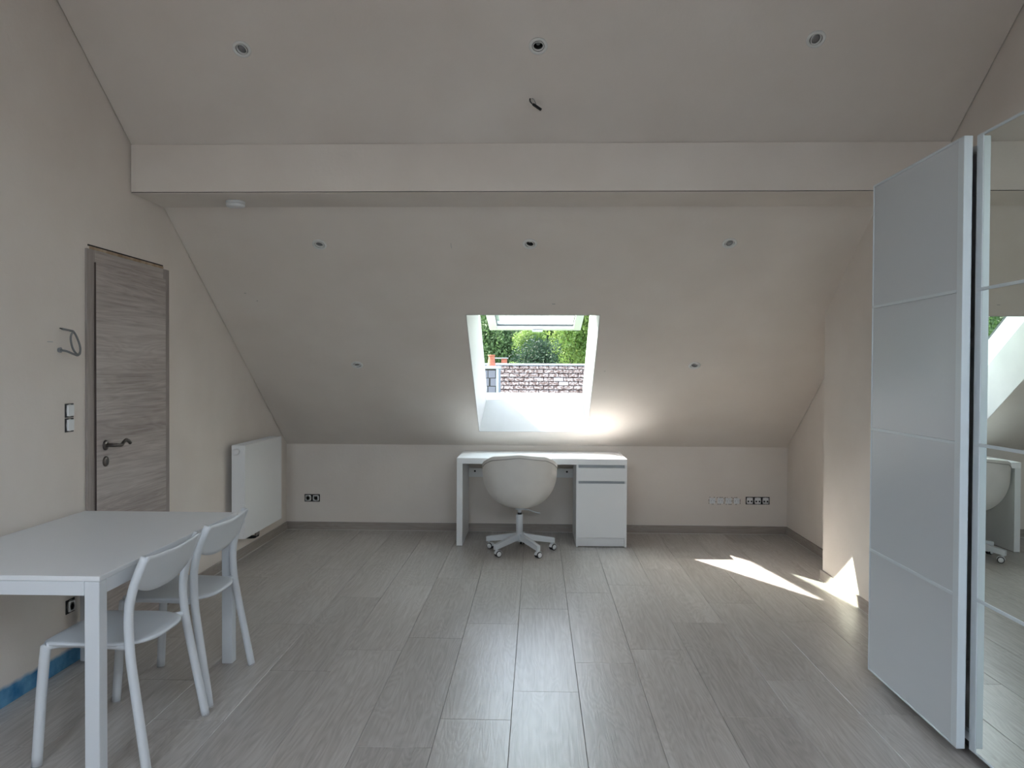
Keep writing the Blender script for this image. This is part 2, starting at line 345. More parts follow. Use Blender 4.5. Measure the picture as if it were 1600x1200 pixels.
# beam: boards with the thin open joints of unfinished drywall
tr = tag(bpy.data.objects.new('trim_1', None), 'plastered boxed beam running across the ceiling', 'beam', None, 'structure'); C.objects.link(tr); tr.location = (0, BY, BZ)
new('face_board', box(B(), XL+.004, XR-.004, 0, .012, .005, BZT-BZ-.0055), 'plaster', tr)
new('soffit_board', box(B(), XL+.004, XR-.004, .0006, BY2-BY-.002, -.0015, .0008), 'plaster', tr)
new('batten', box(B(), XL+.004, XR-.004, .006, .06, .0012, BZT-BZ-.001), 'dark', tr)

# ------------------------------------------------------------------ floor with planks
fl = struct(new('floor', box(B(), XL-.1, XR+.1, YR-.1, YB+.1, -.12, -.009), 'joint'), 'grey-brown oak laminate floor of staggered planks', 'floor')
PW, PLN, GAP = .2955, 1.262, .0014
cols = {0: 3.600, 1: 3.968, 2: 4.174, 3: 3.370, 4: 3.776, 5: 3.418, 6: 4.312, 7: 3.86, -1: 3.299, -2: 3.040, -3: 4.100, -4: 3.800, -5: 4.503, -6: 3.664, -7: 4.25, -8: 3.4}
cache = {}
for c, y0 in cols.items():
    x0 = -.1005+PW*c; x1 = x0+PW
    x0c, x1c = max(x0, XL+.002), min(x1, XR-.002)
    if x1c-x0c < .03: continue
    k0 = math.floor((YR-y0)/PLN)
    for k in range(k0, 9):
        a, b_ = y0+k*PLN, y0+(k+1)*PLN
        a, b_ = max(a, YR+.002), min(b_, YB-.002)
        if b_-a < .03: continue
        key = (round(x1c-x0c, 4), round(b_-a, 4))
        if key not in cache:
            hx, hy = key[0]/2-GAP/2, key[1]/2-GAP/2; e = .0012
            bm = B(); q0 = [bm.verts.new(p) for p in ((-hx, -hy, -.008), (hx, -hy, -.008), (hx, hy, -.008), (-hx, hy, -.008))]
            q1 = [bm.verts.new(p) for p in ((-hx, -hy, -e), (hx, -hy, -e), (hx, hy, -e), (-hx, hy, -e))]
            q2 = [bm.verts.new(p) for p in ((-hx+e, -hy+e, 0), (hx-e, -hy+e, 0), (hx-e, hy-e, 0), (-hx+e, hy-e, 0))]
            bm.faces.new(q0[::-1]); bm.faces.new(q2)
            for A_, B_ in ((q0, q1), (q1, q2)):
                for i in range(4): bm.faces.new((A_[i], A_[(i+1) % 4], B_[(i+1) % 4], B_[i]))
            me = bpy.data.meshes.new('plank'); bm.to_mesh(me); bm.free(); me.materials.append(M['plank']); cache[key] = me
        o = bpy.data.objects.new('plank', cache[key]); C.objects.link(o); o.parent = fl; o.location = ((x0c+x1c)/2, (a+b_)/2, 0)

# ------------------------------------------------------------------ skirtings (with the pale caulk line at the floor)
def skirt(name, x0, x1, y0, y1, m, side, label):
    o = new(name, box(B(), x0, x1, y0, y1, .001, .071), m, None, False, .003); struct(o, label, 'skirting')
    c = {'+x': (x1, x1+.004, y0, y1), '-x': (x0-.004, x0, y0, y1), '-y': (x0, x1, y0-.004, y0)}[side]
    new('caulk_line', box(B(), c[0], c[1], c[2], c[3], .0005, .004), 'grout', o)
    return o
T = .014
skirt('baseboard_left', XL, XL+T, 4.885, YB-T-.001, 'skirting', '+x', 'grey wood-look skirting along the left wall under the radiator')
skirt('baseboard_back', XL, XR, YB-T, YB, 'skirting_x', '-y', 'grey wood-look skirting along the back knee wall')
skirt('baseboard_right', XR-T, XR, 5.644, YB-T-.001, 'skirting', '-x', 'grey wood-look skirting in the right recess')
skirt('baseboard_right', XB-T, XB, 4.62, 5.656, 'skirting', '-x', 'grey wood-look skirting on the boxed-out right wall, sunlit')

# ------------------------------------------------------------------ main skylight
win = tag(bpy.data.objects.new('window_1', None), 'white roof window, its sash pushed open outwards, above the desk', 'window', None, 'structure'); C.objects.link(win)
WM = Matrix(((1, 0, 0, 0), (0, aL.y, nL.y, OB.y), (0, aL.z, nL.z, OB.z), (0, 0, 0, 1)))
win.matrix_world = WM
# lining panels, 6 mm thick, splayed (local coordinates x, a, n)
def panel(name, P, th, m='reveal'):
    bm = B(); P = [Vector(p) for p in P]; nn = (P[1]-P[0]).cross(P[2]-P[0]).normalized()*th
    a = [bm.verts.new(p) for p in P]; c = [bm.verts.new(p+nn) for p in P]
    bm.faces.new(a); bm.faces.new(c[::-1])
    for i in range(4): bm.faces.new((a[i], c[i], c[(i+1) % 4], a[(i+1) % 4]))
    return new(name, bm, m, win)
i_ = .0012
L0, R0, A0 = WX0+i_, WX1-i_, -1.641+i_
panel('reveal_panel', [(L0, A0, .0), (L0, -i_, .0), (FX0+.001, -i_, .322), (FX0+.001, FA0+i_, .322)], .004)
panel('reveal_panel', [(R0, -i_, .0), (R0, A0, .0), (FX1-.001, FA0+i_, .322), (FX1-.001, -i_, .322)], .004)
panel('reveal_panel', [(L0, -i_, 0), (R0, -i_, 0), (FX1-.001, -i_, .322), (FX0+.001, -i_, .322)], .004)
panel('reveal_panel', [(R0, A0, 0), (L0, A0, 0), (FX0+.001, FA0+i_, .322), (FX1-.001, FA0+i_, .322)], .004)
ft = .045
fr = new('window_frame', box(B(), FX0-ft, FX0, FA0-ft, ft, .3255, .50), 'white_paint', win, False, .003)
bm = B(); box(bm, FX1, FX1+ft, FA0-ft, ft, .3255, .50); new('window_frame', bm, 'white_paint', win, False, .003)
bm = B(); box(bm, FX0+.0005, FX1-.0005, -.003, ft, .3255, .408); new('window_sill', bm, 'white_paint', win, False, .004)
bm = B(); box(bm, FX0+.0005, FX1-.0005, FA0-ft, FA0, .3255, .46); new('window_head', bm, 'white_paint', win, False, .003)
for x0, x1 in ((FX0-ft-.01, FX0-.002), (FX1+.002, FX1+ft+.01)):
    new('frame_cladding', box(B(), x0, x1, FA0-ft-.02, ft+.02, .5005, .522), 'seal', win, False, .002)
# hooks on the sill (little catches)
for x in (-.33, -.28): new('sill_catch', box(B(), x, x+.03, .004, .03, .4085, .42), 'plastic', win, False, .002)
for x in (.24, .29, .33): new('sill_catch', box(B(), x, x+.03, .004, .03, .4085, .417), 'plastic', win, False, .002)
# open sash, hinged at its head
sash = new('sash', B(), 'white_paint', win)
SX0, SX1, SLN, SB, ST = -.456, .412, 1.775, .072, .066
bm = B(); g = .07
box(bm, SX0, SX0+SB, 0, SLN, 0, ST); box(bm, SX1-SB, SX1, 0, SLN, 0, ST)
box(bm, SX0+SB, SX1-SB, SLN-.085, SLN, 0, ST); box(bm, SX0+SB, SX1-SB, 0, .13, 0, ST)
bm.to_mesh(sash.data); bm.free()
bv = sash.modifiers.new('bevel', 'BEVEL'); bv.width = .003; bv.segments = 1
sash.location = (0, FA0+.005, .40); sash.rotation_euler = (math.atan(.455), 0, 0)
bm = B()   # dark glazing gasket
x0, x1, y0, y1 = SX0+SB, SX1-SB, .13, SLN-.085
for q in ((x0, x0+.006, y0, y1), (x1-.006, x1, y0, y1), (x0, x1, y0, y0+.006), (x0, x1, y1-.006, y1)): box(bm, *q, .024, .040)
new('gasket', bm, 'seal', sash)
new('pane', box(B(), x0+.002, x1-.002, y0+.002, y1-.002, .034, .039), 'glass', sash)
new('sash_handle', box(B(), -.05, .05, SLN-.05, SLN-.02, -.022, -.001), 'alu_white', sash, False, .006)
new('outer_flashing', box(B(), SX0-.012, SX1+.012, -.02, SLN+.02, ST+.001, ST+.012), 'zinc', sash)
# keep the flashing an open ring
bm = B()
for q in ((SX0-.012, SX0+SB-.01, -.02, SLN+.02), (SX1-SB+.01, SX1+.012, -.02, SLN+.02), (SX0+SB-.01, SX1-SB+.01, -.02, .11), (SX0+SB-.01, SX1-SB+.01, SLN-.07, SLN+.02)): box(bm, *q, ST+.001, ST+.01)
[o for o in sash.children if o.name.startswith('outer_flashing')][0].data.clear_geometry(); bm.to_mesh([o for o in sash.children if o.name.startswith('outer_flashing')][0].data); bm.free()

# added rear skylights behind the camera: frames, clear panes, fill lamps outside
for i, (x, y, k) in enumerate(RW):
    lab = ('left' if i % 2 == 0 else 'right')+(' roof window added in the rear slope for light from behind the camera' if k == 'R' else ' high roof window close to the ridge, above the view')
    rw = tag(bpy.data.objects.new('window_%d' % (i+2), None), lab, 'window', None, 'structure'); C.objects.link(rw)
    n_, a_, zc = (nR, aR, rear_z(y)) if k == 'R' else (nU, aU, up_z(y)); hl = .75 if k == 'R' else .66
    s_ = -1 if k == 'R' else 1
    rw.matrix_world = Matrix(((1, 0, 0, x), (0, s_*a_.y, n_.y, y), (0, s_*a_.z, n_.z, zc), (0, 0, 0, 1)))
    bm = B(); box(bm, -.549, -.49, -hl+.001, hl-.001, .3, .48); box(bm, .49, .549, -hl+.001, hl-.001, .3, .48); box(bm, -.49, .49, -hl+.001, -hl+.06, .3, .48); box(bm, -.49, .49, hl-.06, hl-.001, .3, .48)
    new('window_frame', bm, 'white_paint', rw)
    new('pane', box(B(), -.489, .489, -hl+.061, hl-.061, .40, .405), 'glass_clear', rw)
    ld = bpy.data.lights.new('rear_fill_lamp', 'AREA'); ld.shape = 'RECTANGLE'; ld.size = .97; ld.size_y = 2*hl-.13; ld.energy = REAR_W; ld.color = (.80, .90, 1.0)
    lo_ = bpy.data.objects.new('rear_fill_lamp', ld); C.objects.link(lo_)
    lo_.matrix_world = Matrix.Translation(Vector((x, y, zc))+n_*.46) @ (-n_).to_track_quat('-Z', 'Y').to_matrix().to_4x4()

# ------------------------------------------------------------------ recessed ceiling spots
SL_LAB = ['glass-fronted round ceiling spot at upper left, above the beam', 'dark empty ceiling spot at upper middle, above the dangling connector',
          'glass-fronted round ceiling spot at upper right, above the wardrobe', 'round ceiling spot below the beam on the left, near the smoke detector',
          'dark empty ceiling spot below the beam, straight above the skylight', 'round ceiling spot below the beam on the right, near the wardrobe',
          'small low ceiling spot to the left of the skylight', 'small low ceiling spot to the right of the skylight, by the sun glow']
for i, ((x, y), k) in enumerate(SPOTS):
    r = thing('ceiling_spot', (x, y, 0), SL_LAB[i], 'ceiling light', 'recessed ceiling spots'); r.matrix_world = spot_frame(x, y, k)
    new('bezel', lathe(B(), [(.030, -.0005), (.046, -.0005), (.0455, -.003), (.040, -.006), (.0305, -.005), (.030, -.0005)], 32), 'ring', r, True)
    tilt = Matrix.Rotation(.18*math.sin(i*2.3), 4, 'X') @ Matrix.Rotation(.2*math.cos(i*1.7), 4, 'Y')
    new('gimbal_ring', lathe(B(), [(.0225, .004), (.0275, .001), (.0285, -.003), (.0235, -.003), (.0225, .004)], 28, lambda v: tilt @ v), 'ring', r, True)
    new('housing', lathe(B(), [(.0305, .0), (.0305, .055), (0, .055)], 24), 'dark', r, True)
    if i in (1, 4):
        new('lamp_socket', lathe(B(), [(0, .02), (.010, .02), (.012, .03), (.012, .05), (0, .05)], 16), 'grey_plastic', r, True)
    else:
        b_ = new('bulb', lathe(B(), [(0, .0005), (.012, .001), (.0205, .003), (.021, .008), (.012, .035), (0, .036)], 24, lambda v: tilt @ v), 'lens', r, True)
# small scuffs in the raw plaster of the lower slope
for x, y, lx, ly in ((-2.015, 5.473, .014, .004), (-1.955, 5.541, .006, .006), (-.55, 5.087, .002, .045), (.112, 5.564, .022, .004), (.525, 6.237, .010, .004), (.30, 6.5, .008, .004)):
    q = box(B(), -lx/2, lx/2, -ly/2, ly/2, -.0006, .0004); o = new('plaster_scuff', q, 'cable', ceil); o.matrix_world = spot_frame(x, y, 'L')
# dangling luminaire connector
t_ = thing('cable_connector', (-.032, 4.196, BZT+(BY-4.196)*SU), 'small black wire connector dangling from the ceiling', 'connector')
new('cable', tube(B(), spline([(-.012, 0, .01), (-.012, -.004, -.012), (0, -.008, -.028), (.012, -.012, -.04)]), .0035, 8), 'black', t_, True)
new('terminal_block', tube(B(), [(.004, -.009, -.03), (.045, -.02, -.062)], .0075, 8), 'black', t_, False)
new('wire', tube(B(), spline([(-.012, 0, .01), (.008, -.006, -.006), (.018, -.01, -.03)]), .002, 6), 'cable', t_, True)
new('ceiling_hole', lathe(B(), [(0, -.001), (.011, -.001), (.011, .004), (0, .004)], 14, lambda v: Vector((-.012, v.y, v.z+.004))), 'dark', t_)
# smoke detector on the beam soffit
t_ = thing('smoke_detector', (-1.765, 4.64, BZ-.002), 'round white smoke detector under the left end of the beam', 'smoke detector')
new('base_plate', lathe(B(), [(0, 0), (.052, 0), (.054, -.004), (.054, -.012), (.050, -.014), (0, -.014)], 36), 'plastic', t_, True)
new('cover', lathe(B(), [(0, -.0145), (.046, -.0145), (.047, -.017), (.053, -.018), (.0535, -.026), (.049, -.033), (.02, -.037), (0, -.037)], 36), 'plastic', t_, True)

# ------------------------------------------------------------------ door on the left wall
d = tag(bpy.data.objects.new('door_1', None), 'grey-brown wood-grain door with a steel lever handle', 'door', None, 'structure'); C.objects.link(d); d.location = (XL, 3.966, 0)
H = 2.056; Wd = .900; cx0, cx1 = .0, .012
new('door_casing', box(B(), 0, cx1, 0, .075, 0, H), 'frame_wood', d, False, .002)
new('door_casing', box(B(), 0, cx1, Wd-.075, Wd, 0, H), 'frame_wood', d, False, .002)
new('door_casing', box(B(), 0, cx1, .0752, Wd-.0752, H-.075, H), 'door_wood', d, False, .002)
new('door_stop', box(B(), 0, .006, .076, Wd-.076, 0, H-.076), 'dark', d)
leaf = new('door_leaf', box(B(), .008, .022, .066, Wd-.066, .006, H-.062), 'door_wood', d, False, .002)
new('leaf_edge', box(B(), .008, .0215, .0640, .0659, .006, H-.063), 'edge', d)  # brown near edge of the leaf, its shadow put into the dark colour
new('shim_strip', box(B(), .0005, .006, .04, Wd-.062, H+.001, H+.016), 'foam', d)
new('gap', box(B(), .0002, .003, .025, Wd-.062, H+.016, H+.024), 'dark', d)
hy = .148
new('rosette', lathe(B(), [(0, 0), (.027, 0), (.026, .006), (.018, .009), (0, .009)], 28, lambda v: Vector((.022+v.z, hy+v.x, 1.05+v.y))), 'dark_steel', leaf, True)
new('door_handle', tube(B(), spline([(.024, hy, 1.05), (.066, hy, 1.05), (.076, hy+.012, 1.05), (.076, hy+.06, 1.047), (.074, hy+.085, 1.058), (.072, hy+.115, 1.068), (.072, hy+.14, 1.062), (.074, hy+.158, 1.048)], 6), [.0095]*12+[.0095]*31, 12), 'dark_steel', leaf, True)
new('rosette', lathe(B(), [(0, 0), (.027, 0), (.026, .006), (.018, .008), (0, .008)], 28, lambda v: Vector((.022+v.z, hy+v.x, .965+v.y))), 'dark_steel', leaf, True)
new('keyhole', box(B(), .0300, .0308, hy-.004, hy+.004, .95, .978), 'black', leaf)

# ------------------------------------------------------------------ wall fittings
def insert_mesh(kind):
    bm = B()
    if kind == 'socket':
        box(bm, -.025, .025, -.010, .0, -.025, .025)
    else: box(bm, -.026, .026, -.010, 0, -.027, .027)
    return bm
def fitting(name, loc, rz, n, pitch, vert, kind, label, cat, low=False):
    r = thing(name, loc, label, cat, 'uncovered electrical fittings', rz)
    for k in range(n):
        u = (k-(n-1)/2)*pitch; dx, dz = (0, u) if vert else (u, 0)
        if low:   # half plastered over: thin ragged dark joints around the insert
            bm = B()
            for j in range(14):
                a = random.random()*4; s = random.choice((-.031, .031)); p = random.uniform(-.031, .026); L = random.uniform(.004, .012)
                if a < 2: box(bm, p, p+L, -.0015, .0002, s-.002, s+.002)
                else: box(bm, s-.002, s+.002, -.0015, .0002, p, p+L)
            bp = tag(new('plaster_gap', bm, 'dark', r), kind='stuff')
        else:
            bp = new('wall_box', box(B(), -pitch/2, pitch/2, -.003, .0005, -.034, .034), 'black', r, False, .002)
        bp.location = (dx, 0, dz)
        if not low:
            mt = new('mounting_plate', lathe(B(), [(.0275, -.0035), (.031, -.0035), (.031, -.0048), (.0275, -.0048), (.0275, -.0035)], 12, lambda v: Vector((v.x, v.z, v.y))), 'chrome', r); mt.location = (dx, 0, dz)
        s = new('insert', insert_mesh(kind), 'plastic', r, False, .003)
        if low: s.scale = (1, .45, 1)
        s.location = (dx, -.003 if not low else 0, dz)
        yy = -.0135 if not low else -.0046
        if kind == 'socket':
            q = new('socket_well', lathe(B(), [(0, 0), (.0175, 0), (.0195, -.001), (.0205, 0.001), (0, .001)], 24, lambda v: Vector((v.x, v.z, v.y))), 'grey_plastic', r, True); q.location = (dx, yy+.0005, dz)
            for s_ in (-1, 1): new('pin_hole', lathe(B(), [(0, 0), (.0028, 0), (.0028, .002), (0, .002)], 8, lambda v: Vector((dx+s_*.0095+v.x, yy-.0008+v.z*-.2, dz+v.y))), 'black', r)
            tube_ = new('earth_pin', lathe(B(), [(0, -.006), (.0022, -.006), (.0022, 0), (0, 0)], 8, lambda v: Vector((dx+v.x, yy+v.z, dz+.011+v.y))), 'chrome', r)
        elif kind == 'data':
            for s_ in (-1, 1): new('port', box(B(), dx+s_*.014-.007, dx+s_*.014+.007, yy-.001, yy+.001, dz-.012, dz+.002), 'black', r)
    return r
fitting('power_socket', (-2.040, YB, .287), 0, 2, .071, False, 'socket', 'double uncovered power socket low on the back wall beside the radiator', 'socket')
fitting('power_socket', (1.683, YB, .296), 0, 4, .0715, False, 'socket', 'row of four plastered-over sockets on the back wall right of the desk', 'socket', True)
fitting('data_socket', (1.976, YB, .300), 0, 3, .0705, False, 'data', 'row of three uncovered data outlets in a black box, far right of the back wall', 'socket')
fitting('light_switch', (XL, 3.826, 1.210), PI/2, 2, .071, True, 'switch', 'pair of uncovered light switches one above the other beside the door', 'switch')
fitting('power_socket', (XL, 3.828, .290), PI/2, 1, .074, False, 'socket', 'single uncovered power socket on the left wall under the table', 'socket')
for o in C.objects:
    pass
# looped cable stub left of the door
t_ = thing('cable_loop', (XL, 3.762, 1.537), 'loop of grey cable sticking out of the left wall beside the door', 'cable')
new('conduit_end', lathe(B(), [(.004, .001), (.011, .001), (.0135, .012), (.004, .010), (.004, .001)], 16, lambda v: Vector((v.z, v.x-.02, v.y))), 'cable', t_, True)
pts = [(.002, -.02, 0), (.03, -.005, -.005), (.045, .03, -.018), (.05, .06, -.022), (.05, .078, .01), (.045, .06, .06), (.04, .035, .088), (.035, .022, .06), (.04, .03, .01), (.05, .05, -.018), (.05, .075, -.012), (.048, .074, .03), (.04, .045, .085), (.034, .02, .095), (.03, -.04, .10)]
new('cable', tube(B(), spline(pts, 6), .0050, 8), 'cable_dark', t_, True)
new('cable_tip', tube(B(), [(.03, -.04, .10), (.03, -.056, .102)], .0028, 6), 'black', t_, True)
t_ = thing('wall_anchor', (XL, 3.677, 1.574), 'tiny dark slot in the plaster left of the cable loop', 'slot')
new('slot', box(B(), -.001, .0006, -.022, .022, -.0018, .0018), 'grey_plastic', t_)

# ------------------------------------------------------------------ radiator
t_ = thing('radiator', (XL, 6.218, 0), 'white flat panel radiator on the left wall before the back corner', 'radiator')
RY0, RY1, RZ0, RZ1 = -.42, .42, .205, .895
new('front_panel', box(B(), .127, .140, RY0, RY1, RZ0, RZ1), 'white', t_, False, .003)
new('back_panel', box(B(), .045, .055, RY0+.01, RY1-.01, RZ0+.02, RZ1-.01), 'white', t_, False, .003)
bm = B(); fin = 0
for k in range(33):
    y = RY0+.03+k*(RY1-RY0-.06)/32; box(bm, .056, .126, y-.001, y+.001, RZ0+.04, RZ1-.03)
tag(new('convector_fins', bm, 'white', t_), kind='stuff')
for s in (0, 1):
    y = RY0 if s == 0 else RY1-.002
    new('side_panel', box(B(), .040, .1268, y, y+.002, RZ0, RZ1-.002), 'white', t_)
bm = B()
box(bm, .042, .048, RY0, RY1, RZ1-.004, RZ1); box(bm, .120, .1265, RY0, RY1, RZ1-.004, RZ1)
for k in range(42):
    y = RY0+.012+k*(RY1-RY0-.024)/41; box(bm, .048, .12, y-.005, y+.005, RZ1-.004, RZ1-.001)
new('top_grille', bm, 'white', t_)
new('thermostat_valve', lathe(B(), [(0, 0), (.012, 0), (.014, .012), (.022, .016), (.0235, .05), (.020, .056), (0, .056)], 24, lambda v: Vector((.085+v.x, RY0-v.z, RZ1-.045+v.y))), 'plastic', t_, True)
for y in (-.30, .30): new('wall_bracket', box(B(), .002, .045, y-.015, y+.015, RZ0+.08, RZ1-.06), 'white', t_)
for k in (0, 1):
    new('valve', tube(B(), [(.09, -.05+k*.05, RZ0-.004), (.09, -.05+k*.05, RZ0-.05)], .011, 10), 'chrome', t_, True)
    new('supply_pipe', tube(B(), spline([(.09, -.05+k*.05, RZ0-.045), (.085, -.05+k*.05, RZ0-.06), (.05, -.05+k*.05, RZ0-.066), (.012, -.05+k*.05, RZ0-.066)]), .008, 8), 'black', t_, True)

# ------------------------------------------------------------------ dining table
TX0, TX1, TY0, TY1, TZ = -2.254, -1.487, 2.674, 3.924, .74
t_ = thing('dining_table', ((TX0+TX1)/2, (TY0+TY1)/2, 0), 'white rectangular dining table with square legs against the left wall', 'table')
hx, hy = (TX1-TX0)/2, (TY1-TY0)/2
new('tabletop', box(B(), -hx, hx, -hy, hy, TZ-.018, TZ), 'table_top', t_, False, .002)
LG = .052
for sx in (-1, 1):
    for sy in (-1, 1):
        x = sx*(hx-.003-LG/2); y = sy*(hy-.003-LG/2)
        new('leg', box(B(), x-LG/2, x+LG/2, y-LG/2, y+LG/2, .004, TZ-.019), 'white_metal', t_, False, .003)
for s in (-1, 1):
    y = s*(hy-.010); new('rail', box(B(), -hx+LG+.0035, hx-LG-.0035, y-.007, y+.007, TZ-.068, TZ-.0185), 'white_metal', t_, False, .002)
    x = s*(hx-.010); new('rail', box(B(), x-.007, x+.007, -hy+LG+.0035, hy-LG-.0035, TZ-.068, TZ-.0185), 'white_metal', t_, False, .002)
bm = B()
for sx in (-1, 1):
    for sy in (-1, 1):
        x = sx*(hx-.003-LG/2); y = sy*(hy-.003-LG/2); box(bm, x-LG/2+.003, x+LG/2-.003, y-LG/2+.003, y+LG/2-.003, 0, .004)
tag(new('foot_pads', bm, 'grey_plastic', t_), kind='stuff')

# ------------------------------------------------------------------ dining chairs (local: +x is the back of the chair, y across)
def dining_chair(loc, label):
    r = thing('dining_chair', loc, label, 'chair', 'white chairs at the dining table')
    prof = [(.105, 0), (.088, .1), (.070, .2), (.052, .3), (.035, .4), (.027, .47), (.024, .54), (.028, .60), (.042, .66), (.064, .72), (.086, .772)]
    def yat(z): return .252-.030*min(z/.5, 1)
    for s in (-1, 1):
        pts = spline([(x, s*yat(z), z) for x, z in prof], 3)
        rr = [.0195 if p.z < .6 else .0195-.004*(p.z-.6)/.17 for p in pts]
        new('rear_leg', tube(B(), pts, rr, 16, True, [.0165]*len(pts), (0, 1, 0)), 'white_metal', r, True)
        pf = spline([(-.325, s*.207, .004), (-.312, s*.199, .25), (-.300, s*.193, .415), (-.294, s*.19, .434), (-.27, s*.18, .4395)], 5)
        new('front_leg', tube(B(), pf, [.0185]*(len(pf)-6)+[.018, .017, .016, .014, .012, .010], 16, True, None, (0, 1, 0)), 'white_metal', r, True)
        new('foot_cap', tube(B(), [(prof[0][0]+.0005, s*yat(0), 0), (prof[0][0]-.001, s*yat(0), .006)], .0198, 14, True, .0168, (0, 1, 0)), 'grey_plastic', r)
        new('foot_cap', tube(B(), [(-.325, s*.207, 0), (-.325, s*.207, .005)], .0188, 14, True, None, (0, 1, 0)), 'grey_plastic', r)
        new('seat_bracket', tube(B(), spline([(-.29, s*.188, .43), (-.24, s*.178, .437), (-.1, s*.18, .436), (.0, s*.195, .436), (.028, s*.21, .440)], 4), .011, 10), 'white_metal', r, True)
    # seat: thin moulded plate, straight front with small corners, round back
    out = []
    for k in range(25):
        a = -PI/2+PI*k/24; ca, sa = math.cos(a), math.sin(a)
        out.append((-.125+.20*math.copysign(abs(ca)**.72, ca), .206*math.copysign(abs(sa)**.62, sa)))
    out = out+[(-.2, .205), (-.28, .202), (-.305, .19), (-.312, .17), (-.314, 0), (-.312, -.17), (-.305, -.19), (-.28, -.202), (-.2, -.205)]
    bm = B(); cz = lambda x, y: .4515-.010*max(0, 1-(((x+.13)/.19)**2+(y/.2)**2))
    rings = []
    for f in (1, .93, .75, .5, .25):
        rings.append([(-.12+(x+.12)*f, y*f) for x, y in out])
    for zt, flip in ((0, False), (-.011, True)):
        vr = [[bm.verts.new((x, y, cz(x, y)+zt-(.002 if i == 0 and not flip else 0))) for x, y in ring] for i, ring in enumerate(rings)]
        n = len(out)
        for A_, D_ in zip(vr, vr[1:]):
            for i in range(n): bm.faces.new((A_[i], A_[(i+1) % n], D_[(i+1) % n], D_[i]))
        bm.faces.new(vr[-1])
        if not flip: top = vr[0]
        else: bot = vr[0]
    for i in range(n): bm.faces.new((top[i], bot[i], bot[(i+1) % n], top[(i+1) % n]))
    new('seat', bm, 'white_metal', r, True)
    # backrest: curved plate between the posts, lower edge rising at its ends
    bm = B(); nu, nv = 20, 8; F = [[], []]
    for side_ in (0, 1):
        for i in range(nu+1):
            u = -1+2*i/nu; row = []
            y = u*.226; bulge = .020*(1-u*u)
            for j in range(nv+1):
                v = j/nv
                zlo = .617+.048*abs(u)**3.0; zhi = .766+.008*u*u
                z = zlo+(zhi-zlo)*v
                # post line x at this height
                px_ = .030+.056*max(0, (z-.62)/.15) if z > .62 else .030
                row.append(bm.verts.new((px_+bulge+(.004 if side_ else -.005)+.006*abs(u)**6, y, z)))
            F[side_].append(row)
    for side_ in (0, 1):
        for i in range(nu):
            for j in range(nv): bm.faces.new((F[side_][i][j], F[side_][i+1][j], F[side_][i+1][j+1], F[side_][i][j+1]))
    for i in range(nu):
        for j in (0, nv): bm.faces.new((F[0][i][j], F[0][i+1][j], F[1][i+1][j], F[1][i][j]))
    for j in range(nv):
        for i in (0, nu): bm.faces.new((F[0][i][j], F[0][i][j+1], F[1][i][j+1], F[1][i][j]))
    new('backrest', bm, 'white_metal', r, True)
    return r
c1 = dining_chair((-1.488, 3.045, 0), 'white metal chair at the table, the nearer of the two to the camera')
c2 = copy_tree(c1); c2.location = (-1.500, 3.620, 0)
tag(c2, 'white metal chair at the table, the farther one next to the radiator')

# ------------------------------------------------------------------ desk
DX, DY = -.659, 6.582
t_ = thing('desk', (DX, DY, 0), 'white desk with a drawer and cupboard under the roof window', 'desk')
new('desktop', box(B(), 0, 1.40, 0, .618, .682, .73), 'white', t_, False, .0015)
new('side_panel', box(B(), 0, .048, .0, .618, .004, .6815), 'white', t_, False, .0015)
bm = B(); box(bm, .004, .044, .004, .614, 0, .004); new('foot_strip', bm, 'black', t_)
new('back_rail', box(B(), .05, .984, .585, .603, .498, .578), 'white', t_, False, .001)
for x in (.105, .93): new('screw_hole', lathe(B(), [(0, 0), (.009, 0), (.009, .001), (0, .001)], 12, lambda v: Vector((x+v.x, .5848-v.z, .55+v.y))), 'black', t_)
# pedestal
PX0, PX1 = .985, 1.40
bm = B(); box(bm, PX0, PX0+.018, .003, .618, .004, .6815); box(bm, PX1-.018, PX1, .003, .618, .004, .6815); box(bm, PX0+.018, PX1-.018, .60, .617, .05, .6815); box(bm, PX0+.018, PX1-.018, .02, .6, .06, .075)
box(bm, PX0+.018, PX1-.018, .028, .05, .635, .6815); box(bm, PX0+.018, PX1-.018, .028, .6, .53, .545)
new('pedestal_body', bm, 'white', t_, False, .001)
new('plinth', box(B(), PX0+.0185, PX1-.0185, .030, .045, .006, .0775), 'white', t_, False, .001)
new('drawer', box(B(), PX0+.003, PX1-.003, 0, .018, .5485, .655), 'white', t_, False, .0015)
new('grip_rail', box(B(), PX0+.019, PX1-.019, .020, .027, .657, .681), 'grip', t_)
new('cupboard_door', box(B(), PX0+.003, PX1-.003, 0, .018, .080, .527), 'white', t_, False, .0015)
new('grip_rail', box(B(), PX0+.019, PX1-.019, .020, .0275, .526, .549), 'grip', t_)

# ------------------------------------------------------------------ swivel chair
t_ = thing('swivel_chair', (-.135, 6.41, 0), 'white upholstered swivel chair with rounded shell pushed up to the desk', 'chair', rz=0)
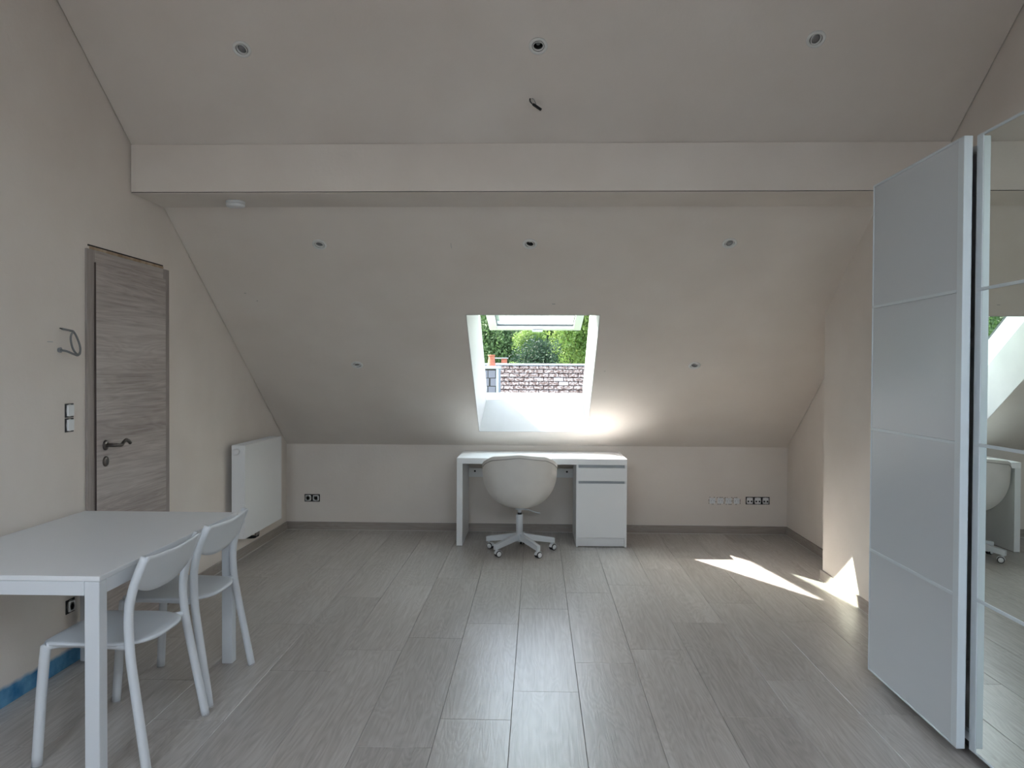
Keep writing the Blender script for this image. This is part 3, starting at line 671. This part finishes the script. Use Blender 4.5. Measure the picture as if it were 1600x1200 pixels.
# shell: rounded bowl, back facing the camera (-y); opening towards the desk
RIM = [(0, .800), (43, .780), (60, .752), (76, .722), (90, .697), (115, .668), (146, .655)]
def rim_z(deg):
    deg = abs(deg)
    for (a0, z0), (a1, z1) in zip(RIM, RIM[1:]):
        if deg <= a1:
            u = (deg-a0)/(a1-a0); u = u*u*(3-2*u)*.25+u*.75; return z0+(z1-z0)*u
    return RIM[-1][1]
ZB0 = .352
def shell_pt(deg, z, k=1.0, lift=0):
    th = math.radians(-90+deg); h = max(0, min(1, (z-ZB0)/(.64-ZB0)))
    rad = (1-(1-h)**2)**.43 if h > 0 else 0
    flare = 1+.015*max(0, min(1, (z-.64)/.1))-.06*max(0, (z-.66)/.14)**2*0
    x = .297*rad*flare*math.cos(th); y = .262*rad*flare*math.sin(th)*(1 if math.sin(th) < 0 else .92)
    return Vector((x*k, y*k-.012*h, z+lift))
nu, nv = 48, 22; bm = B(); r1 = []; inn = []
for j in range(nv+1):
    v = (j/nv)**1.7; ro, ri = [], []
    for i in range(nu+1):
        deg = -146+292*i/nu; zt = rim_z(deg); z = ZB0+(zt-ZB0)*v
        ro.append(bm.verts.new(shell_pt(deg, z))); zi = ZB0+.03+(zt-ZB0-.03)*v
        q = shell_pt(deg, zi, .895); ri.append(bm.verts.new((q.x, q.y, zi)))
    r1.append(ro); inn.append(ri)
def skin(rows):
    for j in range(len(rows)-1):
        for i in range(len(rows[0])-1): bm.faces.new((rows[j][i], rows[j][i+1], rows[j+1][i+1], rows[j+1][i]))
skin(r1); skin(inn)
top = []
for i in range(nu+1):   # rounded lip
    m_ = (r1[-1][i].co+inn[-1][i].co)/2; m_.z += .009; top.append(bm.verts.new(m_))
for A_, D_ in ((r1[-1], top), (top, inn[-1])):
    for i in range(nu): bm.faces.new((A_[i], A_[i+1], D_[i+1], D_[i]))
for j in range(nv):
    for i in (0, -1): bm.faces.new((r1[j][i], r1[j+1][i], inn[j+1][i], inn[j][i]))
for i in (0, -1): bm.faces.new((r1[-1][i], top[i], inn[-1][i]))
bmesh.ops.remove_doubles(bm, verts=bm.verts[:], dist=.0006)
new('shell', bm, 'shell', t_, True)
# piping seam that follows the rim a little below it
pts = []
for i in range(61):
    deg = -138+276*i/60; p = shell_pt(deg, rim_z(deg)-.020-.012*min(1, abs(deg)/90)); d_ = Vector((p.x, p.y, 0)).normalized()*.0012; pts.append(p+d_)
new('seam', tube(B(), pts, .0032, 6), 'seam', t_, True)
new('seat_cushion', lathe(B(), [(0, .50), (.17, .498), (.196, .49), (.202, .475), (.190, .455), (.13, .43), (0, .425)], 36, lambda v: Vector((v.x, v.y*.86-.006, v.z))), 'shell', t_, True)
new('lever', tube(B(), spline([(.03, -.03, .348), (.08, -.05, .342), (.135, -.06, .326), (.165, -.062, .322)], 4), .0045, 8), 'white_metal', t_, True)
new('tilt_plate', box(B(), -.035, .035, -.05, .05, .345, .358), 'white_metal', t_, False, .003)
new('gas_lift', lathe(B(), [(0, .35), (.022, .35), (.020, .335), (.013, .332), (.013, .30), (0, .30)], 20), 'white_metal', t_, True)
new('lift_ring', lathe(B(), [(0, .315), (.0165, .315), (.0165, .30), (0, .30)], 20), 'black', t_, False)
new('column', lathe(B(), [(0, .30), (.0255, .30), (.027, .295), (.027, .11), (0, .11)], 24), 'white_metal', t_, True)
new('hub', lathe(B(), [(0, .15), (.034, .15), (.036, .145), (.036, .085), (0, .085)], 24), 'white_metal', t_, True)
for k, dg in enumerate((86, 158, 230, 302, 14)):
    a = math.radians(dg); ca, sa = math.cos(a), math.sin(a)
    def tf(x, y, z): return Vector((x*ca-y*sa, x*sa+y*ca, z))
    bm = B()
    vs = [tf(*p) for p in [(.02, -.019, .100), (.290, -.016, .060), (.290, .016, .060), (.02, .019, .100), (.02, -.019, .152), (.290, -.016, .101), (.290, .016, .101), (.02, .019, .152)]]
    vs = [bm.verts.new(v) for v in vs]
    for f in ((0, 3, 2, 1), (4, 5, 6, 7), (0, 1, 5, 4), (1, 2, 6, 5), (2, 3, 7, 6), (3, 0, 4, 7)): bm.faces.new([vs[i] for i in f])
    new('base_arm', bm, 'white_metal', t_, False, .003)
    # caster
    cr_ = math.radians((0, -120, -60, -55, -50)[k]); cc, cs = math.cos(cr_), math.sin(cr_)
    base = tf(.268, 0, 0); off = Vector((-cs*.012, cc*.012, 0))
    ct = new('caster', lathe(B(), [(0, .045), (.009, .045), (.009, .0615), (0, .0615)], 12, lambda v: v+base), 'white_metal', t_, True)
    for s in (-1, 1):
        def wt(v, s=s): # axle along (cc, cs)
            return base+off+Vector((cc*(s*(.006+v.z)), cs*(s*(.006+v.z)), .0258+v.y))+Vector((-cs*v.x, cc*v.x, 0))
        new('wheel', lathe(B(), [(0, 0), (.0250, 0), (.0258, .003), (.0258, .011), (.023, .0135), (0, .0135)], 24, wt), 'black', ct, True)
        new('wheel_cap', lathe(B(), [(0, .0136), (.0195, .0136), (.018, .0170), (0, .018)], 20, wt), 'plastic', ct, True)
    bm = B(); ring = [(.0290*math.cos(PI*q/14), .0285*math.sin(PI*q/14)) for q in range(15)]
    fa, fb = ([bm.verts.new(base+off+Vector((cc*e, cs*e, .0265+z_))+Vector((-cs*x_, cc*x_, 0))) for x_, z_ in ring] for e in (-.0150, .0150))
    bm.faces.new(fa); bm.faces.new(fb[::-1])
    for q in range(15): bm.faces.new((fa[q], fb[q], fb[(q+1) % 15], fa[(q+1) % 15]))
    new('caster_fender', bm, 'plastic', ct, False)

# ------------------------------------------------------------------ wardrobe
t_ = thing('wardrobe', (1.576, 3.03, 0), 'tall sliding-door wardrobe with white glass door and mirror door on the right', 'wardrobe')
t_.rotation_euler = (0, 0, 0)
ZB, ZT = .040, 2.327; XF = 0.0
# carcass (two units)
new('side_panel', box(B(), .085, .655, .812, .830, .004, 2.31), 'white', t_)
new('side_panel', box(B(), .085, .655, -.80, -.782, .004, 2.31), 'white', t_)
new('centre_panel', box(B(), .085, .655, .0, .018, .06, 2.28), 'white', t_)
new('top_panel', box(B(), .085, .655, -.781, .811, 2.282, 2.31), 'white', t_)
new('bottom_panel', box(B(), .085, .655, -.781, .811, .06, .085), 'white', t_)
new('back_panel', box(B(), .64, .65, -.781, .811, .085, 2.282), 'white', t_)
new('plinth', box(B(), .10, .115, -.781, .811, .002, .059), 'black', t_)
new('bottom_rail', box(B(), .07, .084, -.80, .83, .05, .082), 'alu', t_)
def sliding_door(name, x0, y0, y1, panel_mat, label, lead, fw=.022, m_frame='alu_white', th=.032):
    dd = new(name, B(), m_frame, t_); tag(dd, label)
    bm = B(); 
    box(bm, x0, x0+th, y0, y0+lead, ZB, ZT); box(bm, x0, x0+th, y1-fw*.35, y1, ZB, ZT)
    box(bm, x0, x0+th, y0+lead, y1-fw*.35, ZT-.010, ZT); box(bm, x0, x0+th, y0+lead, y1-fw*.35, ZB, ZB+.008)
    box(bm, x0+.012, x0+th-.002, y0+lead, y1-fw*.35, ZB+.008, ZT-.010)
    bm.to_mesh(dd.data); bm.free()
    bv = dd.modifiers.new('bevel', 'BEVEL'); bv.width = .0015; bv.segments = 1; bv.limit_method = 'ANGLE'
    hgt = (ZT-ZB)/4
    for k in range(4):
        zz0 = ZB+hgt*k+(.009 if k == 0 else .0065); zz1 = ZB+hgt*(k+1)-(.011 if k == 3 else .0065)
        new('glass_panel' if panel_mat != 'mirror' else 'mirror_panel', box(B(), x0+.003, x0+.0115, y0+lead+.001, y1-fw*.35-.001, zz0, zz1), panel_mat, dd)
        if k < 3: new('divider_strip', box(B(), x0-.0005, x0+.0117, y0+.002 if lead < .03 else y0+lead-.001, y1-.004, ZB+hgt*(k+1)-.006, ZB+hgt*(k+1)+.006), m_frame, dd, False, .001)
    return dd
sliding_door('sliding_door', 0, 0, .804, 'glassdoor', 'door of four pale grey-white glass panels', .042)
# mirror door sits on the inner track
sliding_door('sliding_door', .046, -.79, -.0, 'mirror', 'mirror door of four mirror panels', .042, .12, 'alu_white', .030)
new('top_rail', box(B(), .082, .0845, -.79, .80, 2.285, 2.31), 'alu', t_)

# ------------------------------------------------------------------ outside: mossy neighbour roof, chimneys, trees
NY, NZ, PIT = 25.0, 1.66, math.radians(40)
nb = thing('neighbour_house', (0, NY, -4), 'neighbouring house whose mossy grey tile roof fills the lower skylight view', 'house')
dn = Vector((0, -math.cos(PIT), -math.sin(PIT))); nn = Vector((0, -math.sin(PIT), math.cos(PIT)))
def NR(x, s, n): return Vector((x, 0, NZ+4))+dn*s+nn*n      # local to the house
bm = B(); 
P = [NR(-6, -.0, -.03), NR(-6, 4.5, -.03)]
prism(bm, [(P[0].y, P[0].z), (P[1].y, P[1].z), (P[1].y, 0), (3.4, 0), (3.4, P[1].z)], -4.3, 7)
new('roof_body', bm, 'slate', nb)
TW, EX = .30, .19
bm = B(); box(bm, -TW/2+.010, TW/2-.010, 0, EX+.06, 0, .026, lambda x, s, n: Vector((x, 0, 0))+dn*s+nn*(n+.026*s/(EX+.06)+.004)); me_t = bpy.data.meshes.new('roof_tile')
bmesh.ops.recalc_face_normals(bm, faces=bm.faces[:]); bm.to_mesh(me_t); bm.free(); me_t.materials.append(M['tile'])
me_c = me_t.copy(); me_c.materials.clear(); me_c.materials.append(M['tile_clean'])
clean = {(0, 13), (0, 14), (1, 11), (1, 12), (2, 11), (3, 10), (1, 15)}
for r in range(9):
    for c in range(31):
        x = -4.0+TW*c+(TW/2 if r % 2 else 0)
        rr_, cc_ = r, c-11
        o = bpy.data.objects.new('roof_tile', me_c if (rr_, cc_) in {(0, 11), (0, 12), (0, 9), (1, 10), (1, 11), (2, 10), (3, 9), (3, 4), (4, 5)} else me_t)
        C.objects.link(o); o.parent = nb
        o.location = NR(x, .02+EX*r, .004*random.random()); o.rotation_euler = (random.uniform(-.012, .012), random.uniform(-.015, .015), random.uniform(-.01, .01))
new('ridge_flashing', box(B(), -4.3, 7, -.11, .06, NZ+4-.03, NZ+4+.035), 'light_zinc', nb, False, .02)
# slate-hung chimney stack
ck = thing('chimney_stack', (-1.31, 22.3, -2.63), 'slate-hung chimney stack at the left of the mossy roof', 'chimney')
SZ = 1.60+3
ck.scale = (.916, .916, .916)
new('stack_body', box(B(), -.30, .25, 0, .55, 0, SZ), 'dark', ck)
for r in range(6):
    for c in range(2):
        o = new('slate_tile', box(B(), -.29+c*.235+(.07 if r % 2 else 0)-.0, -.29+c*.235+.215+(.04 if r % 2 else 0), -.016-.006*(r % 2), -.002, SZ-.10-.245*(r+1), SZ-.10-.245*r-.022), 'stack_slate', ck)
new('corner_flashing', box(B(), .185, .265, -.035, .01, SZ-1.8, SZ-.05), 'light_zinc', ck)
new('edge_flashing', box(B(), .262, .30, -.02, .55, SZ-1.8, SZ-.02), 'zinc', ck)
new('cap', box(B(), -.33, .31, -.05, .6, SZ-.075, SZ+.015), 'light_zinc', ck, False, .01)
pt = thing('chimney_pot', (-1.282, 22.5, 1.600), 'orange terracotta chimney pot standing on the slate-hung stack', 'chimney pot')
pt.scale = (.93, .93, .93)
new('pot', lathe(B(), [(.128, 0), (.128, .03), (.112, .06), (.094, .27), (.094, .29), (.108, .30), (.108, .335), (.085, .335), (.08, .1), (.08, 0), (.128, 0)], 24), 'terracotta', pt, True)
# far small chimney
fc = thing('far_chimney', (-1.20, 27.5, -3), 'small farther chimney with an orange block, right of the orange pot', 'chimney')
new('stack', box(B(), -.20, .16, -.2, .2, 0, 4.735), 'grey_plastic', fc)
new('clay_block', box(B(), -.02, .16, -.26, .2, 4.736, 4.885), 'terracotta', fc)
new('cap_slab', box(B(), -.24, .2, -.3, .25, 4.886, 4.915), 'light_zinc', fc)
# ground: village floor rising into a wooded hill
bm = B(); ys = [9, 20, 30, 45, 60, 90, 130]; zs = [-6, -6, -5.5, -4, -1, 8, 22]
rows = [[bm.verts.new((x, y, z+.6*math.sin(x*.2+y*.1))) for x in range(-120, 81, 8)] for y, z in zip(ys, zs)]
for a, b_ in zip(rows, rows[1:]):
    for i in range(len(a)-1): bm.faces.new((a[i], a[i+1], b_[i+1], b_[i]))
r0 = [bm.verts.new((v.co.x, v.co.y, v.co.z-3)) for row in (rows[0],) for v in row]
for i in range(len(r0)-1): bm.faces.new((r0[i], r0[i+1], rows[0][i+1], rows[0][i]))
struct(new('ground', bm, 'grass', None, True), 'green hillside meadow rising behind the houses', 'ground')

def crown_mesh(name, seed, nleaf, ls, blobs, m):
    rnd = random.Random(seed); vs = []; fs = []
    bl = []
    for _ in range(blobs):
        a = rnd.uniform(0, 2*PI); rr = rnd.uniform(0, .62); zz = rnd.uniform(-.75, .75)
        k = math.sqrt(max(.05, 1-zz*zz)); bl.append((rr*math.cos(a)*k, rr*math.sin(a)*k, zz*.72, rnd.uniform(.26, .46)))
    for _ in range(nleaf):
        bx, by, bz, br = bl[rnd.randrange(blobs)]
        while True:
            dx, dy, dz = rnd.gauss(0, 1), rnd.gauss(0, 1), rnd.gauss(0, 1); L = math.sqrt(dx*dx+dy*dy+dz*dz)
            if L > .1: break
        q = br*(rnd.random()**.25)
        p = Vector((bx+dx/L*q, by+dy/L*q, bz+dz/L*q*.85))
        u = Vector((rnd.gauss(0, 1), rnd.gauss(0, 1), rnd.gauss(0, .6))).normalized(); v = u.cross(Vector((rnd.gauss(0, 1), rnd.gauss(0, 1), rnd.gauss(0, 1)))).normalized()
        s = ls*rnd.uniform(.6, 1.3); i = len(vs)
        vs += [p-u*s, p+v*s*.55, p+u*s, p-v*s*.55]; fs.append((i, i+1, i+2, i+3))
    me = bpy.data.meshes.new(name); me.from_pydata([tuple(v) for v in vs], [], fs); me.materials.append(m); return me
MB_ = {k: [crown_mesh('foliage', 11*j+i, 9000, .033, 28, M['leaf_'+k]) for i in range(2)] for j, k in enumerate(('light', 'mid', 'dark'))}
bm = B(); tube(bm, [(0, 0, -1), (.02, 0, -.6), (0, .01, -.25)], [.05, .04, .015], 8); 
for a in range(5): tube(bm, [(0, 0, -.5+.05*a), (.25*math.cos(a*2.4), .25*math.sin(a*2.4), -.3+.05*a)], [.018, .006], 5)
me_trunk = bpy.data.meshes.new('trunk'); bm.to_mesh(me_trunk); bm.free(); me_trunk.materials.append(M['bark'])
def ground_z(y):
    for i in range(len(ys)-1):
        if y <= ys[i+1]: return zs[i]+(zs[i+1]-zs[i])*(y-ys[i])/(ys[i+1]-ys[i])
    return zs[-1]
def tree(name, px, y, cz, rad, h, kind, label, group='trees beyond the neighbouring roof', idx=0, x=None):
    if x is None: x = y*math.tan(math.atan((px-800)/FPX)-YAW)
    gz = ground_z(y)-.3
    r = thing(name, (x, y, gz), label, 'shrub' if 'shrub' in name else 'tree', group)
    o = bpy.data.objects.new('foliage', MB_[kind][idx % 2]); C.objects.link(o); o.parent = r; o.location = (0, 0, cz-gz); o.scale = (rad, rad, h); o.rotation_euler = (0, 0, idx*1.3)
    k = bpy.data.objects.new('trunk', me_trunk); C.objects.link(k); k.parent = r; k.location = (0, 0, (cz-gz)); k.scale = (rad*.9, rad*.9, (cz-gz))
    return r
tree('leafy_shrub', 842, 31, 1.55, 1.35, 1.5, 'dark', 'dense dark green shrub right behind the middle of the mossy roof', 'shrubs behind the mossy roof', 0)
tree('leafy_shrub', 802, 28.8, 1.15, .8, .8, 'light', 'light green shrub between the chimney pot and the dark shrub', 'shrubs behind the mossy roof', 1)
tree('leafy_shrub', 828, 33, 2.5, 1.1, .95, 'light', 'pale green shrub top peeping over the dark shrub', 'shrubs behind the mossy roof', 2)
tree('leafy_tree', 903, 35, 2.9, 1.8, 2.5, 'light', 'bright yellow-green tree at the right edge of the skylight view', idx=3)
tree('leafy_tree', 877, 37, 1.9, 1.2, 1.5, 'mid', 'mid green tree between the dark shrub and the bright tree', idx=4)
tree('leafy_tree', 768, 38, 2.9, 2.0, 2.7, 'mid', 'mid green tree behind the orange chimney pot', idx=5)
tree('leafy_tree', 800, 44, 4.2, 2.0, 3.5, 'dark', 'dark tree behind, left of the middle of the skylight view', idx=6)
tree('leafy_tree', 852, 47, 4.7, 2.3, 3.8, 'dark', 'dark tree behind, right of the middle of the skylight view', idx=7)
tree('leafy_tree', 746, 49, 5.4, 2.4, 4.0, 'light', 'light green tree at the left edge of the skylight view', idx=8)
ORD = 'first second third fourth fifth sixth seventh eighth ninth tenth eleventh twelfth thirteenth fourteenth fifteenth sixteenth seventeenth eighteenth nineteenth twentieth'.split()
rnd = random.Random(5); k = 0
for row_, (y, step, hh) in enumerate(((54, 5.2, 6.5), (61, 5.6, 7), (69, 6.5, 8.0))):
    x = -y*.95; cnt = -1
    while x < y*.55:
        kd = rnd.choice(('dark', 'mid', 'mid', 'dark', 'light')); cnt += 1
        tree('woodland_tree', None, y+rnd.uniform(-1, 1), ground_z(y)+hh*.95+rnd.uniform(-1, 1), hh*.40, hh*rnd.uniform(.95, 1.15), kd,
             {'dark': 'dark green', 'mid': 'mid green', 'light': 'light green'}[kd]+' leafy tree, %s from the left in the %s row of the hillside wood' % (ORD[cnt], ('front', 'middle', 'highest')[row_]), 'woodland trees on the hill', k, x); k += 1
        x += step*rnd.uniform(.8, 1.15)
for g_, (x, y) in enumerate(((-27, 40), (-20, 38), (-14, 36), (-9, 33), (7, 38), (13, 40))):
    tree('garden_tree', None, y, 1.5+rnd.uniform(0, 2), 3.0, 3.6, rnd.choice(('mid', 'light')), 'round garden tree behind the neighbouring house, %s from the left' % ORD[g_], 'garden trees', k, x); k += 1
